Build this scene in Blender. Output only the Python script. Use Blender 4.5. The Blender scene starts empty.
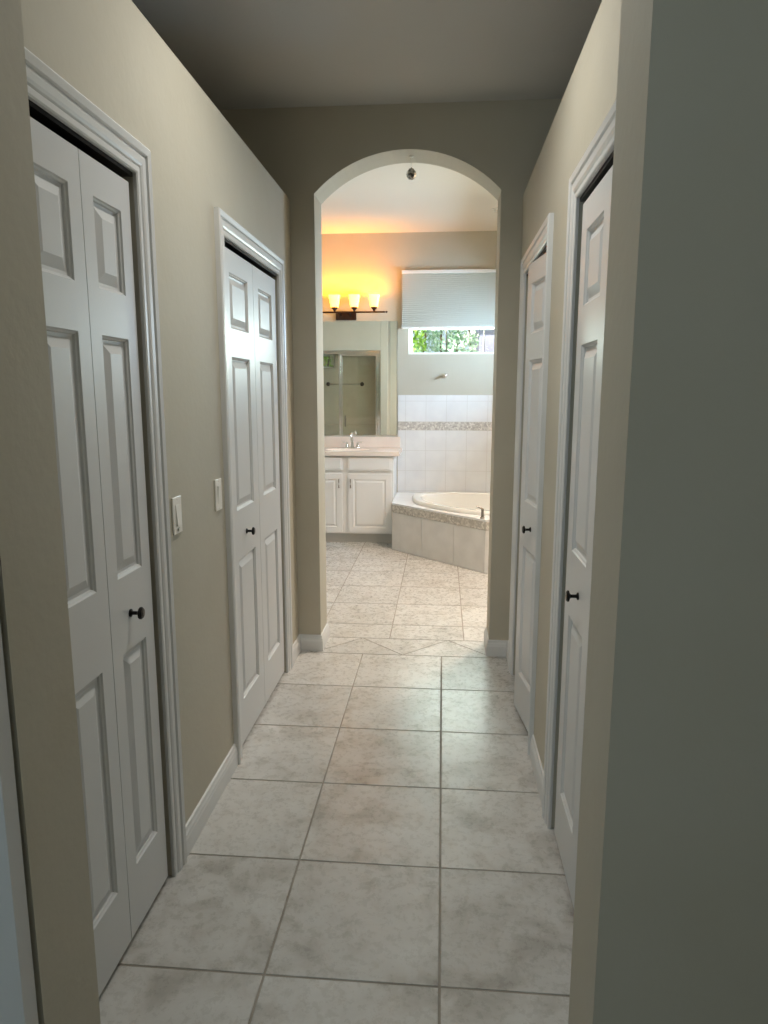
import bpy, bmesh, math, random
from mathutils import Vector, Matrix
random.seed(7)
sc = bpy.context.scene
col = sc.collection

# ------------------------------------------------------------------ camera
YAW, PITCH, ROLL, FPX = 0.08274, 0.16939, 0.0007, 700.0
cam_d = bpy.data.cameras.new('camera'); cam = bpy.data.objects.new('camera', cam_d); col.objects.link(cam)
f = Vector((-math.sin(YAW)*math.cos(PITCH), math.cos(YAW)*math.cos(PITCH), -math.sin(PITCH)))
r = Vector((math.cos(YAW), math.sin(YAW), 0)); u = r.cross(f)
r2 = math.cos(ROLL)*r + math.sin(ROLL)*u; u2 = -math.sin(ROLL)*r + math.cos(ROLL)*u
cam.matrix_world = Matrix(((r2.x, u2.x, -f.x, 0), (r2.y, u2.y, -f.y, 0), (r2.z, u2.z, -f.z, 1.5), (0, 0, 0, 1)))
cam_d.sensor_fit = 'VERTICAL'; cam_d.sensor_height = 36.0; cam_d.lens = FPX/1024*36.0
cam_d.clip_start = 0.05
sc.camera = cam

# ------------------------------------------------------------------ world, light, exposure
w = bpy.data.worlds.new('sky'); sc.world = w; w.use_nodes = True
bg = w.node_tree.nodes['Background']; bg.inputs[0].default_value = (0.72, 0.86, 1.0, 1); bg.inputs[1].default_value = 1.1

def lamp(name, kind, loc, energy, color, size=None, size_y=None, rot=None, aim=None, spread=None):
    d = bpy.data.lights.new(name, kind); d.energy = energy; d.color = color
    if kind == 'AREA':
        d.shape = 'RECTANGLE'; d.size = size; d.size_y = size_y or size
        if spread: d.spread = spread
    elif kind == 'POINT': d.shadow_soft_size = size
    elif kind == 'SUN': d.angle = size
    o = bpy.data.objects.new(name, d); col.objects.link(o); o.location = loc
    if aim is not None: o.rotation_euler = (Vector(aim)-Vector(loc)).to_track_quat('-Z', 'Y').to_euler()
    if rot: o.rotation_euler = rot
    return o
# sun over the roof lights the garden behind the house
lamp('sun', 'SUN', (0, 0, 12), 12.0, (1.0, 0.95, 0.86), 0.01, aim=(1.5, 7.0, 0))
# daylight through the windows
lamp('bedroom_window_light', 'AREA', (-1.5, -2.56, 2.05), 16, (0.70, 0.87, 1.0), 2.0, 1.1, aim=(-1.2, 0, 2.75), spread=math.radians(150))
lamp('bath_window_light_right', 'AREA', (1.27, 6.25, 2.02), 105, (0.55, 0.73, 1.0), 1.0, 0.26, aim=(0.0, 6.25, 2.02))
lamp('bath_window_light_back', 'AREA', (0.22, 7.60, 2.02), 46, (0.88, 1.0, 0.94), 1.1, 0.22, aim=(0.2, 5.0, 2.3))
lamp('bath_fill_light', 'AREA', (0.75, 4.95, 3.045), 44, (1.0, 0.83, 0.68), 0.26, 0.26, aim=(0.55, 5.05, 0), spread=math.radians(118))  # added fill to brighten the bathroom floor, no known lamp here
lamp('hall_ceiling_light', 'AREA', (-0.21, 2.25, 2.925), 11.5, (1.0, 0.97, 0.90), 0.20, 0.20, aim=(-0.21, 2.25, 0), spread=math.radians(145))

sc.view_settings.view_transform = 'Standard'; sc.view_settings.look = 'None'
sc.view_settings.gamma = 1.0; sc.view_settings.use_curve_mapping = False
sc.view_settings.exposure = 0.0
sc.cycles.use_denoising = True
sc.cycles.max_bounces = 14; sc.cycles.diffuse_bounces = 8; sc.cycles.glossy_bounces = 6
sc.cycles.transparent_max_bounces = 12; sc.cycles.sample_clamp_indirect = 6.0

# ------------------------------------------------------------------ materials
def mat(name, base, rough=0.5, metal=0.0, bump=None, mix=None, emit=None, spec=None):
    """bump=(scale,strength,distance); mix=(colour2, scale, lo, hi)"""
    m = bpy.data.materials.new(name); m.use_nodes = True
    nt = m.node_tree; b = nt.nodes['Principled BSDF']
    b.inputs['Base Color'].default_value = (*base, 1); b.inputs['Roughness'].default_value = rough
    b.inputs['Metallic'].default_value = metal
    if spec is not None: b.inputs['Specular IOR Level'].default_value = spec
    tc = nt.nodes.new('ShaderNodeNewGeometry')
    if bump:
        n = nt.nodes.new('ShaderNodeTexNoise'); n.inputs['Scale'].default_value = bump[0]; n.inputs['Detail'].default_value = 3
        nt.links.new(tc.outputs['Position'], n.inputs['Vector'])
        bp = nt.nodes.new('ShaderNodeBump'); bp.inputs['Strength'].default_value = bump[1]; bp.inputs['Distance'].default_value = bump[2]
        nt.links.new(n.outputs['Fac'], bp.inputs['Height']); nt.links.new(bp.outputs['Normal'], b.inputs['Normal'])
    if mix:
        n = nt.nodes.new('ShaderNodeTexNoise'); n.inputs['Scale'].default_value = mix[1]; n.inputs['Detail'].default_value = 4
        nt.links.new(tc.outputs['Position'], n.inputs['Vector'])
        rp = nt.nodes.new('ShaderNodeValToRGB'); rp.color_ramp.elements[0].position = mix[2]; rp.color_ramp.elements[1].position = mix[3]
        rp.color_ramp.elements[0].color = (*base, 1); rp.color_ramp.elements[1].color = (*mix[0], 1)
        nt.links.new(n.outputs['Fac'], rp.inputs['Fac']); nt.links.new(rp.outputs['Color'], b.inputs['Base Color'])
    if emit:
        b.inputs['Emission Color'].default_value = (*emit[0], 1); b.inputs['Emission Strength'].default_value = emit[1]
    return m

WALL = mat('wall_paint', (0.50, 0.468, 0.385), 0.75, bump=(42, 0.2, 0.004), mix=((0.475, 0.44, 0.352), 3, 0.35, 0.7))
CEIL = mat('ceiling_paint', (0.56, 0.56, 0.54), 0.85, bump=(45, 0.3, 0.003))
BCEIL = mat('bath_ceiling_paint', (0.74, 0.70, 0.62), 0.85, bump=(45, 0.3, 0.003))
TRIM = mat('white_trim_paint', (0.66, 0.665, 0.66), 0.38, bump=(90, 0.05, 0.001))
DOOR = mat('white_door_paint', (0.62, 0.628, 0.63), 0.42, bump=(120, 0.08, 0.001))
CAB = mat('white_cabinet_paint', (0.80, 0.79, 0.78), 0.35, bump=(90, 0.03, 0.001))
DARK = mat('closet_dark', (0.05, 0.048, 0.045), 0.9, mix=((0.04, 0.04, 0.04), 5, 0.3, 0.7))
BLACKM = mat('black_metal', (0.012, 0.011, 0.011), 0.28, 0.6, mix=((0.018, 0.016, 0.015), 20, 0.4, 0.6))
BRONZE = mat('bronze_metal', (0.045, 0.02, 0.013), 0.4, 0.7, mix=((0.06, 0.03, 0.02), 20, 0.4, 0.6))
NICKEL = mat('aged_nickel', (0.28, 0.25, 0.22), 0.35, 0.9, mix=((0.22, 0.2, 0.18), 30, 0.4, 0.6))
CHROME = mat('chrome', (0.82, 0.82, 0.82), 0.12, 1.0, bump=(5, 0.02, 0.001))
PLATE = mat('switch_plastic', (0.80, 0.78, 0.73), 0.3, bump=(60, 0.02, 0.0005))
COUNTER = mat('cultured_marble', (0.84, 0.74, 0.66), 0.18, mix=((0.80, 0.68, 0.60), 5, 0.4, 0.7))
TUB = mat('tub_acrylic', (0.84, 0.82, 0.78), 0.15, bump=(3, 0.02, 0.001))
WTILE = mat('white_wall_tile', (0.80, 0.80, 0.80), 0.22, mix=((0.74, 0.74, 0.75), 6, 0.35, 0.7), bump=(8, 0.05, 0.002))
ATILE = mat('apron_tile', (0.74, 0.72, 0.70), 0.3, mix=((0.66, 0.64, 0.62), 7, 0.35, 0.7), bump=(8, 0.05, 0.002))
WGROUT = mat('wall_grout', (0.62, 0.60, 0.58), 0.9, bump=(80, 0.1, 0.001))
FGROUT = mat('floor_grout', (0.33, 0.30, 0.26), 0.95, bump=(120, 0.3, 0.001), mix=((0.27, 0.245, 0.21), 12, 0.4, 0.6))
SHADE = mat('shade_fabric', (0.47, 0.475, 0.42), 0.9, bump=(60, 0.1, 0.001))
RAIL = mat('shade_rail', (0.82, 0.81, 0.78), 0.4, bump=(60, 0.02, 0.001))
WINW = mat('window_vinyl', (0.85, 0.86, 0.84), 0.35, bump=(60, 0.02, 0.001))
GROUND = mat('garden_ground', (0.35, 0.33, 0.28), 0.95, mix=((0.2, 0.25, 0.12), 2, 0.4, 0.6))
STUCCO = mat('lavender_stucco', (0.40, 0.40, 0.58), 0.9, mix=((0.33, 0.32, 0.50), 4, 0.4, 0.6), bump=(20, 0.5, 0.01))
TOE = mat('toe_kick_paint', (0.55, 0.54, 0.52), 0.5, bump=(60, 0.05, 0.001))
WOOD = mat('bark', (0.12, 0.08, 0.05), 0.9, bump=(20, 0.5, 0.01))

def mosaic():
    m = bpy.data.materials.new('mosaic_stone'); m.use_nodes = True; nt = m.node_tree; b = nt.nodes['Principled BSDF']
    g = nt.nodes.new('ShaderNodeNewGeometry'); v = nt.nodes.new('ShaderNodeTexVoronoi'); v.inputs['Scale'].default_value = 62
    nt.links.new(g.outputs['Position'], v.inputs['Vector'])
    s = nt.nodes.new('ShaderNodeSeparateColor'); nt.links.new(v.outputs['Color'], s.inputs['Color'])
    rp = nt.nodes.new('ShaderNodeValToRGB'); e = rp.color_ramp.elements
    e[0].position = 0.0; e[0].color = (0.40, 0.37, 0.33, 1); e[1].position = 1.0; e[1].color = (0.72, 0.68, 0.62, 1)
    x = e.new(0.45); x.color = (0.50, 0.46, 0.41, 1)
    nt.links.new(s.outputs[0], rp.inputs['Fac']); nt.links.new(rp.outputs['Color'], b.inputs['Base Color'])
    b.inputs['Roughness'].default_value = 0.5
    bp = nt.nodes.new('ShaderNodeBump'); bp.inputs['Strength'].default_value = 0.4; bp.inputs['Distance'].default_value = 0.002
    nt.links.new(v.outputs['Distance'], bp.inputs['Height']); nt.links.new(bp.outputs['Normal'], b.inputs['Normal'])
    return m
MOSAIC = mosaic()

def floor_tile():
    m = bpy.data.materials.new('travertine_tile'); m.use_nodes = True; nt = m.node_tree; N = nt.nodes; L = nt.links
    b = N['Principled BSDF']; g = N.new('ShaderNodeNewGeometry')
    mu = N.new('ShaderNodeMath'); mu.operation = 'MULTIPLY'; mu.inputs[1].default_value = 37.0; L.new(g.outputs['Random Per Island'], mu.inputs[0])
    cx = N.new('ShaderNodeCombineXYZ'); L.new(mu.outputs[0], cx.inputs['Z'])
    ad = N.new('ShaderNodeVectorMath'); ad.operation = 'ADD'; L.new(g.outputs['Position'], ad.inputs[0]); L.new(cx.outputs[0], ad.inputs[1])
    n1 = N.new('ShaderNodeTexNoise'); n1.inputs['Scale'].default_value = 8.0; n1.inputs['Detail'].default_value = 9; n1.inputs['Roughness'].default_value = 0.58; n1.inputs['Distortion'].default_value = 0.5
    n2 = N.new('ShaderNodeTexNoise'); n2.inputs['Scale'].default_value = 38; n2.inputs['Detail'].default_value = 8; n2.inputs['Roughness'].default_value = 0.75; n2.inputs['Distortion'].default_value = 0.2
    L.new(ad.outputs[0], n1.inputs['Vector']); L.new(ad.outputs[0], n2.inputs['Vector'])
    r1 = N.new('ShaderNodeValToRGB'); e = r1.color_ramp.elements
    e[0].position = 0.30; e[0].color = (0.36, 0.345, 0.32, 1); e[1].position = 0.72; e[1].color = (0.59, 0.585, 0.57, 1)
    x = e.new(0.50); x.color = (0.53, 0.52, 0.50, 1)
    x = e.new(0.43); x.color = (0.47, 0.455, 0.43, 1)
    L.new(n1.outputs['Fac'], r1.inputs['Fac'])
    r2_ = N.new('ShaderNodeValToRGB'); e = r2_.color_ramp.elements
    e[0].position = 0.34; e[0].color = (0.82, 0.80, 0.77, 1); e[1].position = 0.52; e[1].color = (1, 1, 1, 1)
    L.new(n2.outputs['Fac'], r2_.inputs['Fac'])
    mx = N.new('ShaderNodeMix'); mx.data_type = 'RGBA'; mx.blend_type = 'MULTIPLY'; mx.inputs['Factor'].default_value = 0.4
    L.new(r1.outputs['Color'], mx.inputs['A']); L.new(r2_.outputs['Color'], mx.inputs['B'])
    hs = N.new('ShaderNodeHueSaturation'); vm = N.new('ShaderNodeMapRange'); vm.inputs['To Min'].default_value = 0.93; vm.inputs['To Max'].default_value = 1.06
    L.new(g.outputs['Random Per Island'], vm.inputs['Value']); L.new(vm.outputs[0], hs.inputs['Value']); L.new(mx.outputs['Result'], hs.inputs['Color'])
    L.new(hs.outputs['Color'], b.inputs['Base Color'])
    rr = N.new('ShaderNodeMapRange'); rr.inputs['To Min'].default_value = 0.20; rr.inputs['To Max'].default_value = 0.36
    L.new(n2.outputs['Fac'], rr.inputs['Value']); L.new(rr.outputs[0], b.inputs['Roughness'])
    bp = N.new('ShaderNodeBump'); bp.inputs['Strength'].default_value = 0.12; bp.inputs['Distance'].default_value = 0.002
    L.new(n1.outputs['Fac'], bp.inputs['Height']); L.new(bp.outputs['Normal'], b.inputs['Normal'])
    return m
TILE = floor_tile()

def glass(name, tint=(1, 1, 1), gloss=0.08):
    m = bpy.data.materials.new(name); m.use_nodes = True; nt = m.node_tree; nt.nodes.remove(nt.nodes['Principled BSDF'])
    out = nt.nodes['Material Output']; t = nt.nodes.new('ShaderNodeBsdfTransparent'); t.inputs[0].default_value = (*tint, 1)
    gl = nt.nodes.new('ShaderNodeBsdfGlossy'); gl.inputs['Roughness'].default_value = 0.02
    mx = nt.nodes.new('ShaderNodeMixShader'); mx.inputs[0].default_value = gloss
    nt.links.new(t.outputs[0], mx.inputs[1]); nt.links.new(gl.outputs[0], mx.inputs[2]); nt.links.new(mx.outputs[0], out.inputs[0])
    return m
GLASS = glass('window_glass', (0.97, 1.0, 0.98), 0.05)
SGLASS = glass('shower_glass', (0.96, 0.96, 0.93), 0.08)
MIRROR = mat('mirror_silver', (0.86, 0.88, 0.85), 0.0, 1.0)
CRYSTAL = mat('cut_crystal', (0.25, 0.24, 0.22), 0.05, 0.7, mix=((0.7, 0.7, 0.68), 60, 0.45, 0.55))
FROST = mat('frosted_amber_glass', (0.95, 0.85, 0.6), 0.5, emit=((1.0, 0.42, 0.035), 4.5), mix=((0.9, 0.8, 0.55), 20, 0.4, 0.6))
BULB = mat('bulb_glow', (1, 0.95, 0.8), 0.5, emit=((1.0, 0.85, 0.4), 2.0), mix=((0.9, 0.9, 0.8), 20, 0.4, 0.6))

def leafmat(name, a, b_):
    m = bpy.data.materials.new(name); m.use_nodes = True; nt = m.node_tree; b = nt.nodes['Principled BSDF']
    g = nt.nodes.new('ShaderNodeNewGeometry'); rp = nt.nodes.new('ShaderNodeValToRGB')
    rp.color_ramp.elements[0].color = (*a, 1); rp.color_ramp.elements[1].color = (*b_, 1)
    nt.links.new(g.outputs['Random Per Island'], rp.inputs['Fac']); nt.links.new(rp.outputs['Color'], b.inputs['Base Color'])
    b.inputs['Roughness'].default_value = 0.6
    return m
LEAFG = leafmat('bright_green_leaf', (0.18, 0.36, 0.04), (0.45, 0.65, 0.12))
LEAFP = leafmat('overexposed_leaf', (0.22, 0.42, 0.26), (0.85, 0.92, 0.84))  # pale tones put overexposed daylight into the leaf colour

# ------------------------------------------------------------------ mesh helpers
class MB:
    def __init__(s): s.v = []; s.f = []; s.m = []
    def add(s, vs, fs, mi=0):
        o = len(s.v); s.v += [tuple(p) for p in vs]
        for q in fs: s.f.append([i+o for i in q]); s.m.append(mi)
        return s
    def box(s, a, b, mi=0):
        x0, x1 = sorted((a[0], b[0])); y0, y1 = sorted((a[1], b[1])); z0, z1 = sorted((a[2], b[2]))
        return s.add([(x0,y0,z0),(x1,y0,z0),(x1,y1,z0),(x0,y1,z0),(x0,y0,z1),(x1,y0,z1),(x1,y1,z1),(x0,y1,z1)],
              [(0,3,2,1),(4,5,6,7),(0,1,5,4),(1,2,6,5),(2,3,7,6),(3,0,4,7)], mi)
    def prism(s, pts, to3, d0, d1, mi=0):
        """2D polygon pts extruded between depths; to3(u,v,d)->xyz"""
        n = len(pts); A = [to3(p[0], p[1], d0) for p in pts]; B = [to3(p[0], p[1], d1) for p in pts]
        fs = [list(range(n)), list(range(2*n-1, n-1, -1))] + [(i, i+n, (i+1) % n+n, (i+1) % n) for i in range(n)]
        return s.add(A+B, fs, mi)
    def rings(s, rs, closed=True, caps=(True, True), mi=0):
        n = len(rs[0]); vs = [p for r_ in rs for p in r_]; fs = []
        for k in range(len(rs)-1):
            for i in range(n if closed else n-1):
                j = (i+1) % n; fs.append((k*n+i, k*n+j, (k+1)*n+j, (k+1)*n+i))
        if caps[0]: fs.append(list(range(n-1, -1, -1)))
        if caps[1]: fs.append([(len(rs)-1)*n+i for i in range(n)])
        return s.add(vs, fs, mi)
    def lathe(s, prof, c=(0, 0, 0), axis='z', n=24, mi=0, caps=(True, True)):
        rs = []
        for r_, h in prof:
            ring = []
            for i in range(n):
                a = 2*math.pi*i/n; p, q_ = r_*math.cos(a), r_*math.sin(a)
                d = {'z': (p, q_, h), 'x': (h, p, q_), 'y': (q_, h, p)}[axis]
                ring.append((c[0]+d[0], c[1]+d[1], c[2]+d[2]))
            rs.append(ring)
        return s.rings(rs, True, caps, mi)
    def tube(s, pts, rad, n=12, mi=0):
        pts = [Vector(p) for p in pts]; rads = rad if isinstance(rad, (list, tuple)) else [rad]*len(pts); rs = []
        up = None
        for i, p in enumerate(pts):
            t = (pts[min(i+1, len(pts)-1)]-pts[max(i-1, 0)]).normalized()
            if up is None:
                up = Vector((0, 0, 1)) if abs(t.z) < 0.9 else Vector((1, 0, 0))
            a = t.cross(up).normalized(); b = t.cross(a).normalized(); up = -b if False else up
            rs.append([tuple(p+rads[i]*(math.cos(2*math.pi*k/n)*a+math.sin(2*math.pi*k/n)*b)) for k in range(n)])
        return s.rings(rs, True, (True, True), mi)
    def build(s, name, mats, parent=None, loc=None, rz=0, smooth=False, bevel=0, label=None, recalc=True):
        me = bpy.data.meshes.new(name); me.from_pydata(s.v, [], s.f)
        if not isinstance(mats, (list, tuple)): mats = [mats]
        for m in mats: me.materials.append(m)
        for p, mi in zip(me.polygons, s.m): p.material_index = mi
        if recalc:
            bm = bmesh.new(); bm.from_mesh(me); bmesh.ops.recalc_face_normals(bm, faces=bm.faces); bm.to_mesh(me); bm.free()
        if smooth:
            me.polygons.foreach_set('use_smooth', [True]*len(me.polygons))
            try: me.set_sharp_from_angle(angle=math.radians(38))
            except Exception: pass
        me.update()
        o = bpy.data.objects.new(name, me); col.objects.link(o)
        if loc: o.location = loc
        o.rotation_euler[2] = rz
        if parent: o.parent = parent
        if bevel:
            b = o.modifiers.new('bevel', 'BEVEL'); b.width = bevel; b.segments = 2; b.limit_method = 'ANGLE'
        if label: o['label'] = label
        return o
def tag(o, label=None, cat=None, group=None, kind=None):
    if label: o['label'] = label
    if cat: o['category'] = cat
    if group: o['group'] = group
    if kind: o['kind'] = kind
    return o
def empty(name, loc=(0, 0, 0), rz=0):
    o = bpy.data.objects.new(name, None); col.objects.link(o); o.location = loc; o.rotation_euler[2] = rz; o.empty_display_size = 0.1
    return o
def S(o, label=None): return tag(o, label, None, None, 'structure')

XY = lambda u_, v_, d: (u_, v_, d)          # plan
XZ = lambda u_, v_, d: (u_, d, v_)          # wall facing y
YZ = lambda u_, v_, d: (d, u_, v_)          # wall facing x

# key dimensions (metres)
XL, XR = -0.825, 0.398                       # hall wall faces
YF0, YF1 = 1.035, 1.22                       # wall with the near opening
YA0, YA1 = 3.89, 4.11                        # arch wall
YB = 7.36; BXL, BXR = -2.2, 1.1              # bathroom
ZH, ZB, ZT = 2.96, 3.075, 2.51               # hall ceiling, bath ceiling, top of closet walls

# ------------------------------------------------------------------ floor
def inset(poly, d):
    n = len(poly); out = []
    for i in range(n):
        p0, p1, p2 = Vector(poly[i-1]), Vector(poly[i]), Vector(poly[(i+1) % n])
        e1 = (p1-p0).normalized(); e2 = (p2-p1).normalized()
        n1 = Vector((-e1.y, e1.x)); n2 = Vector((-e2.y, e2.x))
        bis = n1+n2; k = d/max(0.3, bis.dot(n1)); out.append(tuple(p1+bis*k))
    return out
fl = MB(); G = 0.0035
def tile(poly):
    q_ = inset(poly, G); q2 = inset(poly, G+0.0015); n = len(q_)
    fl.add([(x, y, -0.004) for x, y in q_]+[(x, y, -0.0006) for x, y in q_]+[(x, y, 0) for x, y in q2],
           [(i, (i+1) % n, (i+1) % n+n, i+n) for i in range(n)]+[(i+n, (i+1) % n+n, (i+1) % n+2*n, i+2*n) for i in range(n)]+[[i+2*n for i in range(n)]], 0)
def grid(x0, x1, y0, y1, ox, oy, s):
    i0 = math.floor((x0-ox)/s); j0 = math.floor((y0-oy)/s)
    i = i0
    while ox+i*s < x1-1e-6:
        j = j0
        while oy+j*s < y1-1e-6:
            a, b, c, d = max(x0, ox+i*s), min(x1, ox+(i+1)*s), max(y0, oy+j*s), min(y1, oy+(j+1)*s)
            if b-a > 0.02 and d-c > 0.02: tile([(a, c), (b, c), (b, d), (a, d)])
            j += 1
        i += 1
ST0, ST1 = 3.853, 4.12
grid(-3.0, 2.4, -2.6, ST0, -0.4436, ST0, 0.457)
grid(BXL, BXR, ST1, YB, 0.150, 4.384, 0.457)
hp = 0.2615; x = -0.735-hp*2*3
while x < BXR+0.5:
    tile([(x, ST0), (x+2*hp, ST0), (x+hp, ST1)]); tile([(x+2*hp, ST0), (x+3*hp, ST1), (x+hp, ST1)])
    x += 2*hp
fl.box((-3.0, -2.6, -0.1), (2.4, YB, -0.0025), 1)
S(fl.build('floor', [TILE, FGROUT]), 'mottled grey beige ceramic tile floor with dark grout lines')

# ------------------------------------------------------------------ walls
def arch_pts(xl, xr, zs, za, n=28):
    h = (xr-xl)/2; rise = za-zs; R = (h*h+rise*rise)/(2*rise); cx_, cz = (xl+xr)/2, za-R
    a0 = math.atan2(zs-cz, -h); a1 = math.atan2(zs-cz, h)
    return [(cx_+R*math.cos(a0+(a1-a0)*k/n), cz+R*math.sin(a0+(a1-a0)*k/n)) for k in range(n+1)]
def arch_wall(name, x0, x1, y0, y1, z1, xl, xr, zs, za, label, extra=None):
    m = MB(); ap_ = arch_pts(xl, xr, zs, za)
    m.prism([(xr, 0), (x1, 0), (x1, z1), (xr, z1)], XZ, y0, y1)
    if extra is None: m.prism([(x0, 0), (xl, 0), (xl, z1), (x0, z1)], XZ, y0, y1)
    else:
        a, b, c, d = extra   # window hole in the left part
        m.box((x0, y0, 0), (a, y1, z1)); m.box((b, y0, 0), (xl, y1, z1)); m.box((a, y0, 0), (b, y1, c)); m.box((a, y0, d), (b, y1, z1))
    n = len(ap_); vs = []
    for (px, pz) in ap_: vs += [(px, y0, pz), (px, y1, pz), (px, y0, z1), (px, y1, z1)]
    fs = []
    for k in range(n-1):
        a, b = 4*k, 4*k+4
        fs += [(a, b, b+1, a+1), (a, a+2, b+2, b), (a+1, b+1, b+3, a+3), (a+2, a+3, b+3, b+2)]
    m.add(vs, fs)
    return S(m.build(name, WALL), label)
arch_wall('wall_middle', -2.32, 1.25, YA0, YA1, 3.2, -0.695, 0.285, 2.535, 2.742, 'beige wall with the arched opening into the bathroom', extra=(-1.98, -1.62, 1.86, 2.07))
arch_wall('wall_front', -3.1, 2.5, YF0, YF1, 3.1, -0.70, 0.265, 2.52, 2.742, 'beige wall framing the near opening of the hall')

def closet_wall(name, xf, xb, ops, label):
    pts = [(YF1, 0)]
    for (a, b) in ops: pts += [(a, 0), (a, 2.078), (b, 2.078), (b, 0)]
    pts += [(YA0, 0), (YA0, ZT), (YF1, ZT)]
    m = MB(); m.prism(pts, YZ, xf, xb)
    return S(m.build(name, WALL, bevel=0.004), label)
L1, L2 = (1.355, 1.915), (2.660, 3.545)
R1, R2 = (1.445, 2.262), (2.84, 3.615)
closet_wall('wall_left', XL, XL-0.115, (L1, L2), 'beige hall wall on the left, lower than the ceiling')
closet_wall('wall_right', XR, XR+0.115, (R1, R2), 'beige hall wall on the right, lower than the ceiling')
S(MB().box((-1.60, YF1, 0), (-1.50, YA0, 3.1)).build('wall_closet_left', WALL))
S(MB().box((1.15, YF1, 0), (1.25, YA0, 3.1)).build('wall_closet_right', WALL))
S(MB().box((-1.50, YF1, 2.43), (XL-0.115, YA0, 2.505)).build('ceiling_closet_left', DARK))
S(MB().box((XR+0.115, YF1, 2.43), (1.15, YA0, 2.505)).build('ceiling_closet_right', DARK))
S(MB().box((-3.1, -2.7, ZH), (2.5, YA0, ZH+0.1)).build('ceiling', CEIL), 'plain grey beige ceiling over the hall')
S(MB().box((-2.32, YA1, ZB), (1.25, YB+0.12, ZB+0.1)).build('ceiling_bath', BCEIL), 'pale ceiling of the bathroom')
# room the photograph was taken from
def frame_wall(name, plane, d0, d1, u0, u1, z1, hole, m_, label=None):
    a, b, c, d = hole; m = MB()
    for (p, q_, s_, t) in ((u0, a, 0, z1), (b, u1, 0, z1), (a, b, 0, c), (a, b, d, z1)):
        if plane == 'y': m.box((p, d0, s_), (q_, d1, t))
        else: m.box((d0, p, s_), (d1, q_, t))
    return S(m.build(name, m_), label)
S(MB().box((-3.1, -2.7, 0), (-3.0, YF0, 3.1)).build('wall_bedroom_left', WALL))
S(MB().box((2.4, -2.7, 0), (2.5, YF0, 3.1)).build('wall_bedroom_right', WALL))
frame_wall('wall_bedroom_rear', 'y', -2.7, -2.6, -3.1, 2.5, 3.1, (-2.5, -0.5, 1.45, 2.65), WALL)
# bathroom walls
WB = (-0.36, 0.80, 1.885, 2.68)
frame_wall('wall_back', 'y', YB, YB+0.12, -2.32, 1.25, 3.2, WB, WALL, 'bathroom end wall with the shaded window')
WR = (5.70, 6.80, 1.885, 2.68)
frame_wall('wall_bath_right', 'x', BXR, BXR+0.12, YA1, YB, 3.2, WR, WALL)
S(MB().box((-2.32, YA1, 0), (-2.2, YB, 3.2)).build('wall_bath_left', WALL))
m = MB(); YS = 4.60
m.box((-0.89, YA1, 0), (-0.79, YS, ZB)); m.box((-2.2, YS-0.10, 2.085), (-0.89, YS, ZB)); m.box((-2.2, YS-0.10, 0), (-0.89, YS, 0.10)); m.box((-2.2, YS-0.1, 0.10), (-2.02, YS, 2.085))
S(m.build('wall_shower', WALL, bevel=0.006), 'wall around the shower, seen in the bathroom mirror')

# ------------------------------------------------------------------ windows
def window(name, plane, d, hole, nm, label):
    a, b, c, e = hole; rt = empty(name, ((a+b)/2, d, c) if plane == 'y' else (d, (a+b)/2, c)); S(rt, label)
    L = rt.location
    def bx(m, u0, u1, z0, z1, t0, t1):
        if plane == 'y': m.box((u0-L.x, d+t0-L.y, z0-L.z), (u1-L.x, d+t1-L.y, z1-L.z))
        else: m.box((d+t0-L.x, u0-L.y, z0-L.z), (d+t1-L.x, u1-L.y, z1-L.z))
    m = MB(); w_ = 0.035
    bx(m, a, a+w_, c, e, 0, 0.05); bx(m, b-w_, b, c, e, 0, 0.05); bx(m, a+w_, b-w_, c, c+w_*0.6, 0, 0.05); bx(m, a+w_, b-w_, e-w_, e, 0, 0.05)
    m.build('window_frame', WINW, rt)
    for k in range(1, nm):
        p = a+(b-a)*k/nm; m = MB(); bx(m, p-0.006, p+0.006, c+w_*0.6, e-w_, 0.012, 0.038); m.build('muntin', NICKEL, rt)
    m = MB(); bx(m, a+w_, b-w_, c+w_*0.6, e-w_, 0.022, 0.028); m.build('window_pane', GLASS, rt)
    return rt
window('window_1', 'y', YB+0.05, WB, 3, 'bathroom window showing foliage under the lowered shade')
window('window_2', 'x', BXR+0.05, WR, 3, None)
window('window_3', 'y', YA0+0.08, (-1.98, -1.62, 1.86, 2.07), 1, 'small window inside the shower, seen in the mirror')
window('window_4', 'y', -2.66, (-2.5, -0.5, 1.45, 2.65), 2, None)

# ------------------------------------------------------------------ casings, baseboards
CASP = [(0.0, 0.0), (0.0, 0.009), (0.004, 0.012), (0.016, 0.012), (0.019, 0.009), (0.023, 0.013), (0.030, 0.016), (0.046, 0.017), (0.050, 0.013), (0.055, 0.013), (0.058, 0.019), (0.074, 0.022), (0.080, 0.018), (0.080, 0.0)]
def casing(n, xf, sgn, op):
    y0, y1 = op; z1 = 2.075; m = MB(); rs = []
    for k in range(4):
        ring = []
        for (w_, t) in CASP:
            w_ -= 0.004
            y = y0-w_ if k < 2 else y1+w_; z = 0 if k in (0, 3) else z1+w_
            ring.append((xf+sgn*(t+0.0002), y, z))
        rs.append(ring)
    m.rings(rs)
    return S(m.build('trim_%d' % n, TRIM))
casing(1, XL, 1, L1); casing(2, XL, 1, L2); casing(3, XR, -1, R1); casing(4, XR, -1, R2)

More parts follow.
